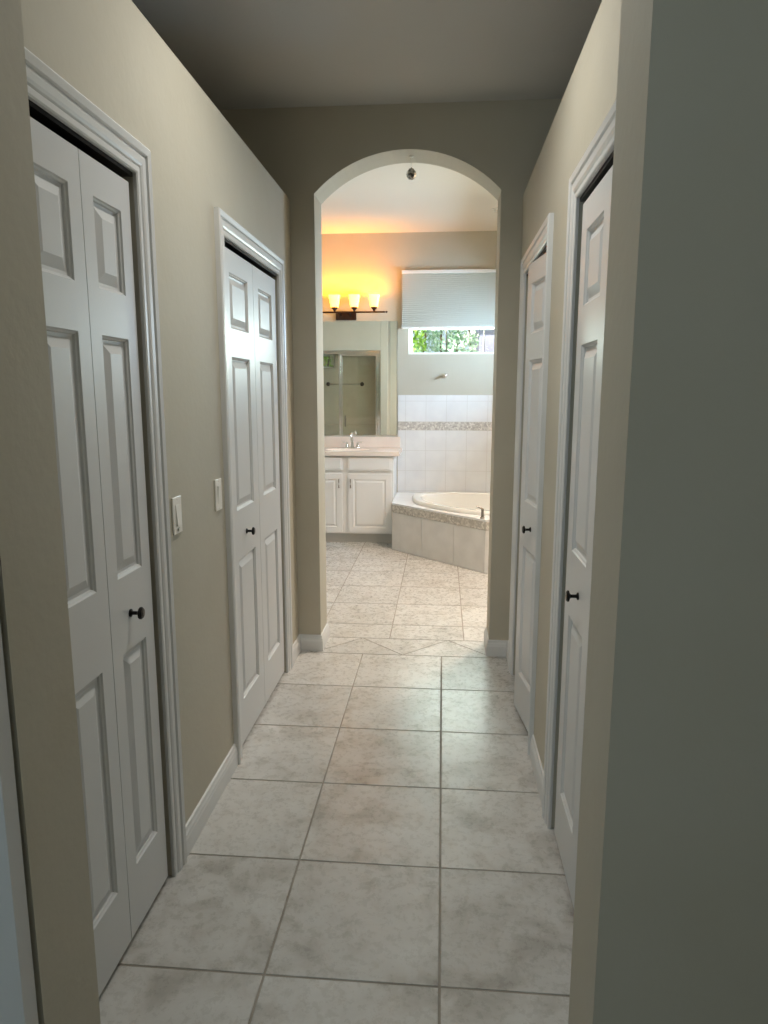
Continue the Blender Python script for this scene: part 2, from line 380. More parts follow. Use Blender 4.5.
BBP = [(0.0, 0.0), (0.014, 0.0), (0.014, 0.058), (0.012, 0.066), (0.012, 0.072), (0.008, 0.080), (0.006, 0.092), (0.0, 0.095)]
def baseboard(name, path):
    """open plan path; the room is on the right-hand side of travel"""
    m = MB(); P_ = [Vector(p) for p in path]; rs = []
    for i, p in enumerate(P_):
        d1 = (p-P_[i-1]).normalized() if i else None; d2 = (P_[i+1]-p).normalized() if i < len(P_)-1 else None
        if d1 is None: d1 = d2
        if d2 is None: d2 = d1
        n1 = Vector((d1.y, -d1.x)); n2 = Vector((d2.y, -d2.x)); bis = (n1+n2); bis /= max(0.2, bis.dot(n1))
        rs.append([(p.x+bis.x*(t+0.0002), p.y+bis.y*(t+0.0002), z) for t, z in BBP])
    m.rings(rs)
    return S(m.build(name, TRIM))
baseboard('baseboard_left', [(XL, L1[1]+0.077), (XL, L2[0]-0.077)])
baseboard('baseboard_arch_left', [(XL, L2[1]+0.077), (XL, YA0), (-0.695, YA0), (-0.695, YA1), (-0.79, YA1), (-0.79, YS)])
baseboard('baseboard_right', [(XR, R2[0]-0.077), (XR, R1[1]+0.077)])
baseboard('baseboard_arch_right', [(BXR, 5.74), (BXR, YA1), (0.285, YA1), (0.285, YA0), (XR, YA0), (XR, R2[1]+0.077)])
baseboard('baseboard_near_right', [(XR, R1[0]-0.077), (XR, YF1), (0.265, YF1), (0.265, YF0), (2.4, YF0)])
baseboard('baseboard_near_left', [(-3.0, YF0), (-0.70, YF0), (-0.70, YF1), (XL, YF1), (XL, L1[0]-0.077)])

# ------------------------------------------------------------------ panelled leaves
def panelled(w_, h, t, mx, zc, prof, mz=None):
    """front face at y=0 facing -y; zc = list of (z0,z1) panels"""
    m = MB(); xs = [0, mx, w_-mx, w_]; zs = [0]
    for a, b in zc: zs += [a, b]
    zs.append(h)
    for j in range(len(zs)-1):
        for i in range(3):
            x0, x1, z0, z1 = xs[i], xs[i+1], zs[j], zs[j+1]
            if i == 1 and j % 2 == 1:
                rs = []
                for (ins, dep) in prof:
                    rs.append([(x0+ins, dep, z0+ins), (x1-ins, dep, z0+ins), (x1-ins, dep, z1-ins), (x0+ins, dep, z1-ins)])
                m.rings(rs, True, (False, True))
            else: m.add([(x0, 0, z0), (x1, 0, z0), (x1, 0, z1), (x0, 0, z1)], [(0, 1, 2, 3)])
    m.add([(0, 0, 0), (w_, 0, 0), (w_, 0, h), (0, 0, h), (0, t, 0), (w_, t, 0), (w_, t, h), (0, t, h)],
          [(5, 4, 7, 6), (0, 4, 5, 1), (1, 5, 6, 2), (2, 6, 7, 3), (3, 7, 4, 0)])
    bm_merge(m); return m
def bm_merge(m):
    key = {}; mp = []; nv = []
    for p in m.v:
        k = (round(p[0], 5), round(p[1], 5), round(p[2], 5))
        if k not in key: key[k] = len(nv); nv.append(p)
        mp.append(key[k])
    m.f = [[mp[i] for i in q_] for q_ in m.f]; m.v = nv
DPROF = [(0, 0), (0.003, 0.004), (0.007, 0.006), (0.009, 0.011), (0.017, 0.012), (0.042, 0.002)]
def leaf(parent, loc, rz, w_, label=None):
    m = panelled(w_, 2.022, 0.03, max(0.055, w_*0.20), [(0.187, 0.797), (1.002, 1.617), (1.727, 1.937)], DPROF)
    return m.build('door_leaf', DOOR, parent, loc, rz, label=label)
def knob(leafobj, x):
    m = MB(); m.lathe([(0.011, 0), (0.011, -0.003), (0.0055, -0.006), (0.005, -0.020), (0.008, -0.024), (0.0165, -0.027), (0.017, -0.031), (0.013, -0.035), (0.0, -0.0365)], (x, 0, 0.895), 'y', 24, caps=(True, False))
    return m.build('door_knob', BLACKM, leafobj, smooth=True, label='small round black knob')
def bifold(n, x, y, label):
    return S(empty('door_%d' % n, (x, y, 0)), label)
zl = 0.020
# left wall: local x runs +Y, front faces +X
d = bifold(1, XL, 1.63, 'white panelled folding closet door nearest on the left')
leaf(d, (0.0-0.004, 1.362-1.63, zl), math.pi/2, 0.269)
k = leaf(d, (0.0-0.004, 1.634-1.63, zl), math.pi/2, 0.256); knob(k, 0.113)
d = bifold(2, XL, 3.065, 'white panelled folding closet door near the arch on the left')
k = leaf(d, (-0.004, 2.668-3.065, zl), math.pi/2, 0.432); knob(k, 0.213)
leaf(d, (-0.004, 3.103-3.065, zl), math.pi/2, 0.412)
# right wall: local x runs -Y, front faces -X
d = bifold(3, XR, 1.80, 'white panelled folding closet door nearest on the right')
k = leaf(d, (0.003, 2.214-1.80, zl), -math.pi/2, 0.366); knob(k, 0.207)
leaf(d, (0.003, 1.845-1.80, zl), -math.pi/2, 0.384)
d = bifold(4, XR, 3.19, 'white panelled folding closet door near the arch, slightly ajar')
piv, fold, wl = Vector((0.405, 2.855)), Vector((0.362, 3.212)), 0.36
def between(a, b):   # leaf whose front faces -X, local x from a to b (a is the far end)
    dv = (b-a).normalized(); return math.atan2(dv.y, dv.x)
rz = between(fold, piv)
k = leaf(d, (fold.x-XR, fold.y-3.19, zl), rz, wl); knob(k, 0.20)
end = Vector((0.408, 3.576)); f2 = Vector((0.3625, 3.2145))
leaf(d, (end.x-XR, end.y-3.19, zl), between(end, f2), 0.364)

d = S(empty('door_5', (-0.702, YF0-0.006, 0)), 'white door leaf standing open at the near left edge')
panelled(0.76, 2.03, 0.036, 0.11, [(0.187, 0.797), (1.002, 1.617), (1.727, 1.937)], DPROF).build('door_leaf', DOOR, d, (-0.762, -0.040, 0.012))
# top tracks of the folding doors, widened in black to paint the gap's shade
for i, (xf, sgn, op) in enumerate(((XL, -1, L1), (XL, -1, L2), (XR, 1, R1), (XR, 1, R2))):
    S(MB().box((xf+sgn*0.002, op[0]+0.002, 2.062), (xf+sgn*0.065, op[1]-0.002, 2.0775)).build('trim_%d' % (5+i), BLACKM))

# ------------------------------------------------------------------ light switches
def switch(y, z, slider, label):
    rt = empty('light_switch', (XL, y, z)); tag(rt, label, 'light switch')
    m = MB(); m.box((0.0003, -0.035, -0.058), (0.0065, 0.035, 0.058)); m.build('cover_plate', PLATE, rt, bevel=0.002)
    m = MB(); a = 0.0165
    if slider:
        m.add([(0.0065, -a, -0.033), (0.0065, a, -0.033), (0.0065, a, 0.033), (0.0065, -a, 0.033), (0.0135, -a, -0.033), (0.0135, a, -0.033), (0.0075, a, 0.033), (0.0075, -a, 0.033)],
              [(0, 3, 2, 1), (4, 5, 6, 7), (0, 1, 5, 4), (1, 2, 6, 5), (2, 3, 7, 6), (3, 0, 4, 7)])
        m.build('rocker', PLATE, rt, bevel=0.0008)
        MB().box((0.0065, -0.004, -0.050), (0.0105, 0.010, -0.042)).build('dimmer_slider', PLATE, rt, bevel=0.0008)
    else:
        m.add([(0.0065, -a, -0.033), (0.0065, a, -0.033), (0.0065, a, 0.033), (0.0065, -a, 0.033), (0.0072, -a, -0.033), (0.0072, a, -0.033), (0.0115, a, 0.033), (0.0115, -a, 0.033)],
              [(0, 3, 2, 1), (4, 5, 6, 7), (0, 1, 5, 4), (1, 2, 6, 5), (2, 3, 7, 6), (3, 0, 4, 7)])
        m.build('rocker', PLATE, rt, bevel=0.0008)
    for zz in (-0.054, 0.054):
        MB().lathe([(0.0, 0.0076), (0.0022, 0.0074), (0.003, 0.0066), (0.003, 0.006)], (0, 0, zz*0.93), 'x', 12).build('screw', PLATE, rt)
switch(2.090, 1.122, True, 'white rocker light switch with slider beside the nearest left closet')
switch(2.500, 1.127, False, 'white rocker light switch beside the far left closet casing')

# ------------------------------------------------------------------ ornament in the arch
rt = empty('crystal_pendant', (-0.186, 4.0, 2.741)); tag(rt, 'faceted crystal ball hanging on a thread from the arch', 'ornament')
MB().tube([(0, 0, -0.004), (0, 0, -0.0655)], 0.0008, 6).build('thread', RAIL, rt)
m = MB(); prof = [(0.0, 0.030), (0.014, 0.026), (0.024, 0.014), (0.0275, 0.0), (0.024, -0.014), (0.014, -0.026), (0.0, -0.030)]
m.lathe([(a, b) for a, b in prof], (0, 0, -0.089), 'z', 8); m.lathe([(0.0, 0.034), (0.004, 0.032), (0.004, 0.024)], (0, 0, -0.089), 'z', 10)
m.build('crystal_ball', CRYSTAL, rt)
m = MB(); m.lathe([(0.012, 0.0), (0.012, -0.003), (0.006, -0.006), (0.0, -0.007)], (0, 0, 0), 'z', 20)
o = m.build('ceiling_hook', RAIL, None, (-0.186, 4.0, 2.7415), smooth=True); tag(o, 'small round white hook disc under the arch', 'hook')
o = MB().lathe([(0.030, 0), (0.030, -0.004), (0.010, -0.008), (0.008, -0.022), (0.016, -0.024), (0.0, -0.028)], (0, 0, 0), 'z', 16).build('fire_sprinkler', RAIL, None, (0.431, 6.5, ZB), smooth=True)
tag(o, 'small pale sprinkler head on the bathroom ceiling', 'sprinkler')

# ------------------------------------------------------------------ vanity
VY0, VY1 = 6.85, YB
rt = empty('vanity_cabinet', (-1.335, VY0, 0)); tag(rt, 'white vanity cabinet with raised panel doors under the mirror', 'cabinet')
ox, oy = -1.335, VY0
def VB(a, b): return ((a[0]-ox, a[1]-oy, a[2]), (b[0]-ox, b[1]-oy, b[2]))
m = MB()
for a_, b_ in (((-2.195, VY0, 0.10), (-0.475, VY0+0.018, 0.883)), ((-2.195, VY1-0.014, 0.10), (-0.475, VY1-0.002, 0.883)), ((-2.195, VY0+0.018, 0.10), (-2.177, VY1-0.014, 0.883)),
               ((-0.493, VY0+0.018, 0.10), (-0.475, VY1-0.014, 0.883)), ((-2.177, VY0+0.018, 0.10), (-0.493, VY1-0.014, 0.118))): m.box(*VB(a_, b_))
m.build('cabinet_body', CAB, rt)
MB().box(*VB((-2.195, VY0+0.05, 0.0), (-0.475, VY1-0.002, 0.10))).build('toe_kick', TOE, rt)
CPROF = [(0, 0), (0.004, 0.005), (0.010, 0.007), (0.014, 0.007), (0.030, 0.001)]
def pull(parent, x, z, horiz=False):
    m = MB(); h = 0.042
    if horiz: m.tube([(x-h, 0, z), (x-h, -0.022, z), (x-h*0.6, -0.028, z), (x+h*0.6, -0.028, z), (x+h, -0.022, z), (x+h, 0, z)], 0.0055, 8)
    else: m.tube([(x, 0, z-h), (x, -0.022, z-h), (x, -0.028, z-h*0.5), (x, -0.028, z+h*0.5), (x, -0.022, z+h), (x, 0, z+h)], 0.0055, 8)
    m.build('door_pull', NICKEL, parent, smooth=True, label='dark metal bar pull')
def cdoor(x0, x1, z0, z1, hx):
    w_, h = x1-x0, z1-z0; m = panelled(w_, h, 0.018, 0.055, [(0.055, h-0.055)], CPROF)
    o = m.build('cabinet_door', CAB, rt, (x0-ox, -0.0185, z0))
    pull(o, hx-x0, 0.495)
def drawer(x0, x1, z0, z1, hnd):
    w_, h = x1-x0, z1-z0; m = panelled(w_, h, 0.018, 0.010, [(0.010, h-0.010)], [(0, 0), (0.006, -0.003)])
    o = m.build('drawer_front', CAB, rt, (x0-ox, -0.0185, z0))
    if hnd: pull(o, w_/2, h/2, True)
cdoor(-0.925, -0.495, 0.115, 0.705, -0.897); cdoor(-1.415, -0.985, 0.115, 0.705, -1.013)
drawer(-0.925, -0.495, 0.740, 0.872, False); drawer(-1.415, -0.985, 0.740, 0.872, False)
for z0, z1 in ((0.115, 0.365), (0.39, 0.555), (0.58, 0.715), (0.740, 0.872)): drawer(-2.16, -1.475, z0, z1, True)

# countertop with moulded basin
rt = empty('vanity_countertop', (-1.3, 6.815, 0.885)); tag(rt, 'cream cultured marble countertop with moulded basin on the white vanity', 'countertop')
X0, X1, Y0, Y1, Z0, Z1 = -2.195, -0.418, 6.812, YB-0.002, 0.885, 0.925
nx, ny = 88, 34; bx_, by_, ra, rb = -0.955, 7.055, 0.215, 0.150
m = MB(); vs = []; fs = []
for j in range(ny+1):
    for i in range(nx+1):
        x = X0+(X1-X0)*i/nx; y = Y0+(Y1-Y0)*j/ny; e = math.hypot((x-bx_)/ra, (y-by_)/rb)
        dz = 0
        if e < 1: dz = -0.115*(1-e**2.6)
        elif e < 1.12: dz = 0.003*math.sin((e-1)/0.12*math.pi)
        vs.append((x+1.3, y-6.815, Z1+dz-0.885))
for j in range(ny):
    for i in range(nx):
        a = j*(nx+1)+i; fs.append((a, a+1, a+nx+2, a+nx+1))
m.add(vs, fs)
def rim_(p, q_): m.add([(p[0], p[1], 0.040), (q_[0], q_[1], 0.040), (q_[0], q_[1], 0.0), (p[0], p[1], 0.0)], [(0, 1, 2, 3)])
c = [(X0+1.3, Y0-6.815), (X1+1.3, Y0-6.815), (X1+1.3, Y1-6.815), (X0+1.3, Y1-6.815)]
for i in range(4): rim_(c[i], c[(i+1) % 4])
o = m.build('counter_slab', COUNTER, rt, smooth=True)
MB().box((X0+1.3, Y1-6.815-0.022, 0.040), (X1+1.3-0.02, Y1-6.815, 0.155)).build('backsplash', COUNTER, rt, bevel=0.004)
MB().lathe([(0.0, 0.004), (0.018, 0.003), (0.020, 0.0), (0.012, -0.003)], (bx_+1.3, by_-6.815, -0.073), 'z', 20).build('drain', CHROME, rt, smooth=True)

# faucet
rt = empty('faucet', (-0.93, 7.235, 0.926)); tag(rt, 'chrome two handle faucet on the cream countertop', 'faucet')
m = MB(); n = 32
rs = []
for (s_, z) in ((1, 0), (1, 0.006), (0.9, 0.012), (0.6, 0.015)):
    rs.append([(0.082*s_*math.copysign(abs(math.cos(a))**0.7, math.cos(a)), 0.026*s_*math.sin(a), z) for a in [2*math.pi*i/n for i in range(n)]])
m.rings(rs); m.build('base_plate', CHROME, rt, smooth=True)
m = MB(); pts = [(0, 0, 0.012), (0, 0, 0.06), (0, -0.004, 0.10)]; rd = [0.017, 0.013, 0.012]
for i in range(9):
    a = math.pi*i/8; pts.append((0.0, -0.045+0.043*math.cos(a)-0.002, 0.115+0.045*math.sin(a))); rd.append(0.0115-0.002*i/8)
pts.append((0, -0.090, 0.085)); rd.append(0.0105)
m.tube(pts, rd, 14); m.build('spout', CHROME, rt, smooth=True)
for sx in (-1, 1):
    m = MB(); m.lathe([(0.020, 0), (0.018, 0.02), (0.011, 0.035), (0.013, 0.052), (0.0, 0.060)], (sx*0.056, 0, 0.010), 'z', 20)
    m.tube([(sx*0.056, 0, 0.055), (sx*0.075, -0.004, 0.060), (sx*0.108, -0.008, 0.062)], [0.007, 0.006, 0.0075], 10)
    m.build('faucet_handle', CHROME, rt, smooth=True)

# mirror
o = MB().box((-0.54, -0.006, -0.58), (0.54, 0, 0.58)).build('wall_mirror', MIRROR, None, (-1.010, YB-0.0015, 1.638))
tag(o, 'large frameless wall mirror above the vanity reflecting the shower', 'mirror')

# vanity light
rt = empty('vanity_light', (-1.0, YB, 2.272)); tag(rt, 'bronze bar light with glowing amber glass shades above the mirror', 'wall light')
m = MB(); m.box((-0.105, -0.030, -0.044), (0.105, -0.0005, 0.044)); m.build('back_plate', BRONZE, rt, bevel=0.006)
m = MB(); m.tube([(-0.41, -0.135, 0.022), (0.41, -0.135, 0.022)], 0.0085, 12)
for sx in (-1, 1): m.lathe([(0.0, 0.0), (0.006, 0.002), (0.011, 0.012), (0.006, 0.022), (0.0, 0.025)] if sx > 0 else [(0.0, 0.0), (0.006, -0.002), (0.011, -0.012), (0.006, -0.022), (0.0, -0.025)], (sx*0.412, -0.135, 0.022), 'x', 12)
for sx in (-0.05, 0.05): m.tube([(sx, -0.028, 0.0), (sx, -0.135, 0.022)], 0.008, 10)
m.build('arm_bar', BRONZE, rt, smooth=True)
for sx in (-0.30, -0.10, 0.10, 0.30):
    m = MB(); m.lathe([(0.006, 0.0), (0.012, 0.018), (0.034, 0.040), (0.034, 0.046), (0.0, 0.046)], (sx, -0.135, 0.024), 'z', 20)
    cup = m.build('shade_holder', BRONZE, rt, smooth=True)
    m = MB(); sq = []
    for (h_, z) in ((0.037, 0.070), (0.041, 0.095), (0.050, 0.150), (0.058, 0.188), (0.055, 0.188), (0.047, 0.150), (0.038, 0.095), (0.034, 0.073)):
        ring = []
        for i in range(24):
            a = 2*math.pi*i/24; ca, sa = math.cos(a), math.sin(a); k_ = 1/((abs(ca)**5+abs(sa)**5)**(1/5))
            ring.append((sx+h_*k_*ca, -0.135+h_*k_*sa, z))
        sq.append(ring)
    m.rings(sq, True, (False, True)); m.build('glass_shade', FROST, rt, smooth=True, label='square flared amber glass shade, lit')
    m = MB(); m.lathe([(0.0, 0.060), (0.012, 0.056), (0.022, 0.040), (0.018, 0.018), (0.012, 0.0)], (sx, -0.135, 0.080), 'z', 16)
    m.build('bulb', BULB, rt, smooth=True)
    lamp('vanity_shade_light', 'AREA', (-1.0+sx, YB-0.135, 2.272+0.19), 2.2, (1.0, 0.33, 0.0), 0.09, 0.09, rot=(math.pi-math.radians(34), 0, 0))

# robe hook
m = MB(); m.lathe([(0.026, 0), (0.026, -0.006), (0.010, -0.012), (0.008, -0.035), (0.016, -0.042), (0.022, -0.052), (0.018, -0.062), (0.0, -0.066)], (0, 0, 0), 'y', 24)
o = m.build('robe_hook', CHROME, None, (0.008, YB-0.0003, 1.668), smooth=True); tag(o, 'round chrome robe hook on the wall below the window', 'hook')

# ------------------------------------------------------------------ window shades
def shade(plane, c, wd, z0, z1, label, d):
    rt = empty('window_shade', c); tag(rt, label, 'window shade')
    def bx(m, u0, u1, za, zb, t0, t1):
        if plane == 'y': m.box((u0, -t1, za), (u1, -t0, zb))
        else: m.box((-t1, u0, za), (-t0, u1, zb))
    m = MB(); bx(m, -wd/2, wd/2, -0.032, 0.0, 0.0005, 0.055); m.build('headrail', RAIL, rt, bevel=0.003)
    h = z1-z0; n_ = max(6, int((h-0.05)/0.019)); pts = []
    for k in range(n_+1):
        z = -0.032-(h-0.052)*k/n_; pts.append((0.046, z))
        if k < n_: pts.append((0.0425, z-(h-0.052)/n_/2))
    back = [(0.052-p[0]+0.01-0.0, p[1]) for p in reversed(pts)]
    poly = pts+[(0.020 if i % 2 else 0.008, p[1]) for i, p in enumerate(reversed(pts))]
    m = MB()
    if plane == 'y': m.prism(poly, lambda a, b, dd: (dd, -a, b), -wd/2+0.004, wd/2-0.004)
    else: m.prism(poly, lambda a, b, dd: (-a, dd, b), -wd/2+0.004, wd/2-0.004)
    m.build('pleated_fabric', SHADE, rt)
    m = MB(); bx(m, -wd/2, wd/2, -h, -h+0.020, 0.003, 0.050); m.build('bottom_rail', RAIL, rt, bevel=0.003)
shade('y', (0.205, YB, 2.705), 1.27, 2.135, 2.705, 'wide pale cellular shade half lowered over the bathroom window', 0)
shade('x', (BXR, 6.25, 2.705), 1.20, 2.135, 2.705, 'cellular shade lowered over the window on the right bathroom wall', 0)

# ------------------------------------------------------------------ wall tile around the tub
o = bpy.data.objects['wall_back']
def tiles_on(parent, plane, u0, u1, us, z0, z1, zs, d, sgn, name):
    m = MB(); g = 0.0018
    us = [u0]+[x_ for x_ in us if u0+0.01 < x_ < u1-0.01]+[u1]; zz = [z0]+[z_ for z_ in sorted(zs) if z0+0.005 < z_ < z1-0.005]+[z1]
    def B(a, b, c_, d_, t0, t1, mi):
        if plane == 'y': m.box((a, d-t0, c_), (b, d-t1, d_), mi)
        else: m.box((d-sgn*t0, a, c_), (d-sgn*t1, b, d_), mi)
    B(u0, u1, z0, z1, 0.0003, 0.006, 1)
    for i in range(len(us)-1):
        for j in range(len(zz)-1): B(us[i]+g, us[i+1]-g, zz[j]+g, zz[j+1]-g, 0.006, 0.0085, 0)
    return m.build(name, [WTILE, WGROUT], parent)
S_ = 0.212
uu = [-0.385+S_*k for k in range(12)]; zrows = [1.11-S_*k for k in range(5)]
wb = bpy.data.objects['wall_back']; wr = bpy.data.objects['wall_bath_right']
tiles_on(wb, 'y', -0.466, BXR-0.009, uu, 0.456, 1.11, zrows, YB, 1, 'tile_field')
tiles_on(wb, 'y', -0.466, BXR-0.009, uu, 1.198, 1.473, [1.41], YB, 1, 'tile_field')
MB().box((-0.466, YB-0.009, 1.111), (BXR-0.009, YB-0.0003, 1.197)).build('mosaic_border', MOSAIC, wb)
vv = [YB-0.21*k for k in range(9)]; vv.reverse()
tiles_on(wr, 'x', 5.80, YB, vv, 0.456, 1.11, zrows, BXR, 1, 'tile_field')
tiles_on(wr, 'x', 5.80, YB, vv, 1.198, 1.473, [1.41], BXR, 1, 'tile_field')
MB().box((BXR-0.009, 5.80, 1.111), (BXR-0.0003, YB, 1.197)).build('mosaic_border', MOSAIC, wr)

# ------------------------------------------------------------------ tub surround
TX0, TY1 = -0.471, YB-0.0095; TC = 6.133       # diagonal x + y = TC
PX, PY = 0.37, TC-0.37
rt = empty('tub_surround', (0.3, 6.6, 0)); tag(rt, 'white tiled corner tub surround with mosaic edge', 'tub surround')
rt_off = (-0.3, -6.6)
def T(p, z): return (p[0]+rt_off[0], p[1]+rt_off[1], z)
body = [(TX0+0.008, TY1), (TX0+0.008, TC-TX0+0.006), (PX+0.006, PY+0.010), (BXR-0.01, PY+0.010), (BXR-0.01, TY1)]
def tub_r(th, ds, p):
    s_ = 0
    for (nx_, ny_, dd) in ds:
        c_ = math.cos(th)*nx_+math.sin(th)*ny_
        if c_ > 0: s_ += (c_/dd)**p
    return s_**(-1/p)
TCX, TCY = 0.36, 6.63; q2_ = 1/math.sqrt(2)
DS = [(-1, 0, 0.65), (0, 1, 0.52), (1, 0, 0.56), (0, -1, 0.66), (-q2_, -q2_, (TCX+TCY-6.235)*q2_)]
NT = 72
def tring(scale, z, p=7, dsx=0):
    return [(TCX+scale*tub_r(2*math.pi*i/NT, DS, p)*math.cos(2*math.pi*i/NT)+rt_off[0], TCY+scale*tub_r(2*math.pi*i/NT, DS, p)*math.sin(2*math.pi*i/NT)+rt_off[1], z) for i in range(NT)]
# deck: ring between outer polygon and tub hole
m = MB()
def ray_poly(th):
    best = None; dx, dy = math.cos(th), math.sin(th)
    for i in range(5):
        (x1, y1), (x2, y2) = DK[i], DK[(i+1) % 5]; ex, ey = x2-x1, y2-y1; det = dx*(-ey)+ex*dy
        if abs(det) < 1e-9: continue
        bx1, by1 = x1-TCX, y1-TCY; t_ = (bx1*(-ey)+ex*by1)/det; s_ = (dx*by1-dy*bx1)/det
        if t_ > 0 and -1e-6 <= s_ <= 1+1e-6 and (best is None or t_ < best): best = t_
    return best
DK = [(TX0, TY1), (TX0, TC-TX0), (PX, PY), (BXR-0.01, PY), (BXR-0.01, TY1)]
ths = sorted(set([2*math.pi*i/NT for i in range(NT)]+[math.atan2(y-TCY, x-TCX) % (2*math.pi) for x, y in DK]))
outer = [(TCX+ray_poly(t_)*math.cos(t_)+rt_off[0], TCY+ray_poly(t_)*math.sin(t_)+rt_off[1]) for t_ in ths]
inner = [(TCX+0.96*tub_r(t_, DS, 7)*math.cos(t_)+rt_off[0], TCY+0.96*tub_r(t_, DS, 7)*math.sin(t_)+rt_off[1]) for t_ in ths]
m.rings([[(*p, 0.440) for p in outer], [(*p, 0.455) for p in outer], [(*p, 0.455) for p in inner], [(*p, 0.440) for p in inner]], True, (False, False))
m.build('deck_top', WTILE, rt)
def wall_strip(name, pts, z0, z1, mt, out=0.0, tiles=None):
    m = MB()
    for a, b in zip(pts[:-1], pts[1:]):
        A, B = Vector(a), Vector(b); dv = (B-A).normalized(); nn = Vector((dv.y, -dv.x))*-1
        if (A+nn*0.1-Vector((TCX, TCY))).length < (A-Vector((TCX, TCY))).length: nn = -nn
        L_ = (B-A).length; cuts = [0.0]
        if tiles:
            k_ = tiles
            while k_ < L_-0.03: cuts.append(k_); k_ += tiles
        cuts.append(L_); g = 0.0015 if tiles else 0
        for c0, c1 in zip(cuts[:-1], cuts[1:]):
            p0, p1 = A+dv*(c0+g), A+dv*(c1-g)
            q_ = [p0+nn*out, p1+nn*out, p1-nn*0.008, p0-nn*0.008]
            m.prism([(v.x+rt_off[0], v.y+rt_off[1]) for v in q_], XY, z0, z1)
    return m.build(name, mt, rt)
EDGE = [(TX0, TY1), (TX0, TC-TX0), (PX, PY), (BXR-0.01, PY)]
wall_strip('mosaic_band', EDGE, 0.367, 0.4395, MOSAIC, 0.001)
wall_strip('apron_tile', EDGE, 0.003, 0.364, ATILE, 0.0, 0.412)
m = MB(); m.prism([T(p, 0)[:2] for p in [(TX0+0.010, TY1), (TX0+0.010, TC-TX0+0.004), (TX0+0.060, TC-TX0+0.02-0.05), (TX0+0.06, TY1)]], XY, 0, 0.438)
core = MB(); ic = inset([T(p, 0)[:2] for p in DK][::1], 0.009); ic2 = inset([T(p, 0)[:2] for p in DK], 0.03)
core.rings([[(*p, 0.0) for p in ic], [(*p, 0.439) for p in ic], [(*p, 0.439) for p in ic2], [(*p, 0.0) for p in ic2]], True, (False, False))
core.build('backer_frame', WGROUT, rt)

# tub
rt2 = empty('bathtub', (0.3, 6.6, 0)); tag(rt2, 'white acrylic corner bathtub set into the tiled surround', 'bathtub')
m = MB(); R_ = []
for (s_, z, p) in ((0.955, 0.40, 7), (0.955, 0.457, 7), (1.0, 0.4575, 7), (1.0, 0.478, 7), (0.985, 0.490, 7), (0.90, 0.492, 6), (0.875, 0.484, 5), (0.86, 0.45, 4.5), (0.80, 0.30, 4), (0.72, 0.17, 3.6), (0.62, 0.115, 3.4), (0.30, 0.105, 3), (0.02, 0.103, 3)):
    R_.append(tring(s_, z, p))
m.rings(R_, True, (False, True)); m.build('tub_shell', TUB, rt2, smooth=True)
o = MB().lathe([(0.0, 0.006), (0.030, 0.004), (0.034, 0.0)], (0, 0, 0), 'z', 20).build('tub_drain', CHROME, rt2, (0.12, -0.02, 0.106), smooth=True)

rt = empty('tub_faucet', (0.345, 5.838, 0.4555)); tag(rt, 'brushed nickel lever handle faucet on the tub deck corner', 'faucet')
m = MB(); m.lathe([(0.020, 0.0), (0.020, 0.008), (0.013, 0.014), (0.011, 0.060), (0.014, 0.075), (0.008, 0.086), (0.0, 0.088)], (0, 0, 0), 'z', 20)
m.tube([(0.004, 0, 0.078), (-0.018, 0.004, 0.090), (-0.052, 0.010, 0.100)], [0.009, 0.0075, 0.0065], 10); m.build('lever_handle', NICKEL, rt, smooth=True)
m = MB(); m.lathe([(0.026, 0.0), (0.024, 0.010), (0.016, 0.016)], (0.16, 0.03, 0), 'z', 20)
m.tube([(0.16, 0.03, 0.010), (0.16, 0.03, 0.10), (0.16, 0.05, 0.145), (0.16, 0.10, 0.155), (0.16, 0.155, 0.125)], [0.016, 0.014, 0.014, 0.015, 0.014], 14); m.build('spout', NICKEL, rt, smooth=True)

# ------------------------------------------------------------------ shower enclosure (seen in the mirror)
rt = empty('shower_enclosure', (-1.45, YS-0.04, 0.10)); tag(rt, 'chrome framed glass shower enclosure, seen in the mirror', 'shower')
def SB(m, x0, x1, z0, z1, y0=-0.02, y1=0.02): m.box((x0+1.45, y0, z0-0.10), (x1+1.45, y1, z1-0.10))
m = MB()
SB(m, -2.02, -0.892, 2.035, 2.083); SB(m, -2.02, -0.892, 0.102, 0.135); SB(m, -2.02, -1.985, 0.135, 2.035); SB(m, -0.935, -0.892, 0.135, 2.035); SB(m, -1.492, -1.462, 0.135, 2.035)
m.build('shower_frame', CHROME, rt, bevel=0.003)
m = MB(); SB(m, -1.985, -1.492, 0.135, 2.035, -0.003, 0.003); m.build('fixed_panel', SGLASS, rt)
m = MB(); SB(m, -1.462, -0.935, 0.135, 2.035, -0.003, 0.003); dd_ = m.build('glass_door', SGLASS, rt)
m = MB()
for (a, b, c_, d_) in ((-1.460, -1.440, 0.138, 2.032), (-0.962, -0.938, 0.138, 2.032), (-1.440, -0.962, 2.008, 2.032), (-1.440, -0.962, 0.138, 0.162)): SB(m, a, b, c_, d_, 0.004, 0.018)
m.build('door_frame', CHROME, dd_, bevel=0.002)
m = MB()
for zz in (1.04, 1.14): m.tube([(0.05, 0.018, zz-0.10), (0.05, 0.05, zz-0.10)], 0.006, 8)
m.tube([(0.05, 0.05, 0.91), (0.05, 0.05, 1.07)], 0.009, 10); m.build('door_handle', NICKEL, dd_, smooth=True)
rt = empty('towel_bar', (-1.465, YA1, 1.62)); tag(rt, 'dark towel bar inside the shower, seen in the mirror', 'towel bar')
MB().tube([(-0.255, 0.055, 0), (0.255, 0.055, 0)], 0.007, 10).build('bar', CHROME, rt, smooth=True)
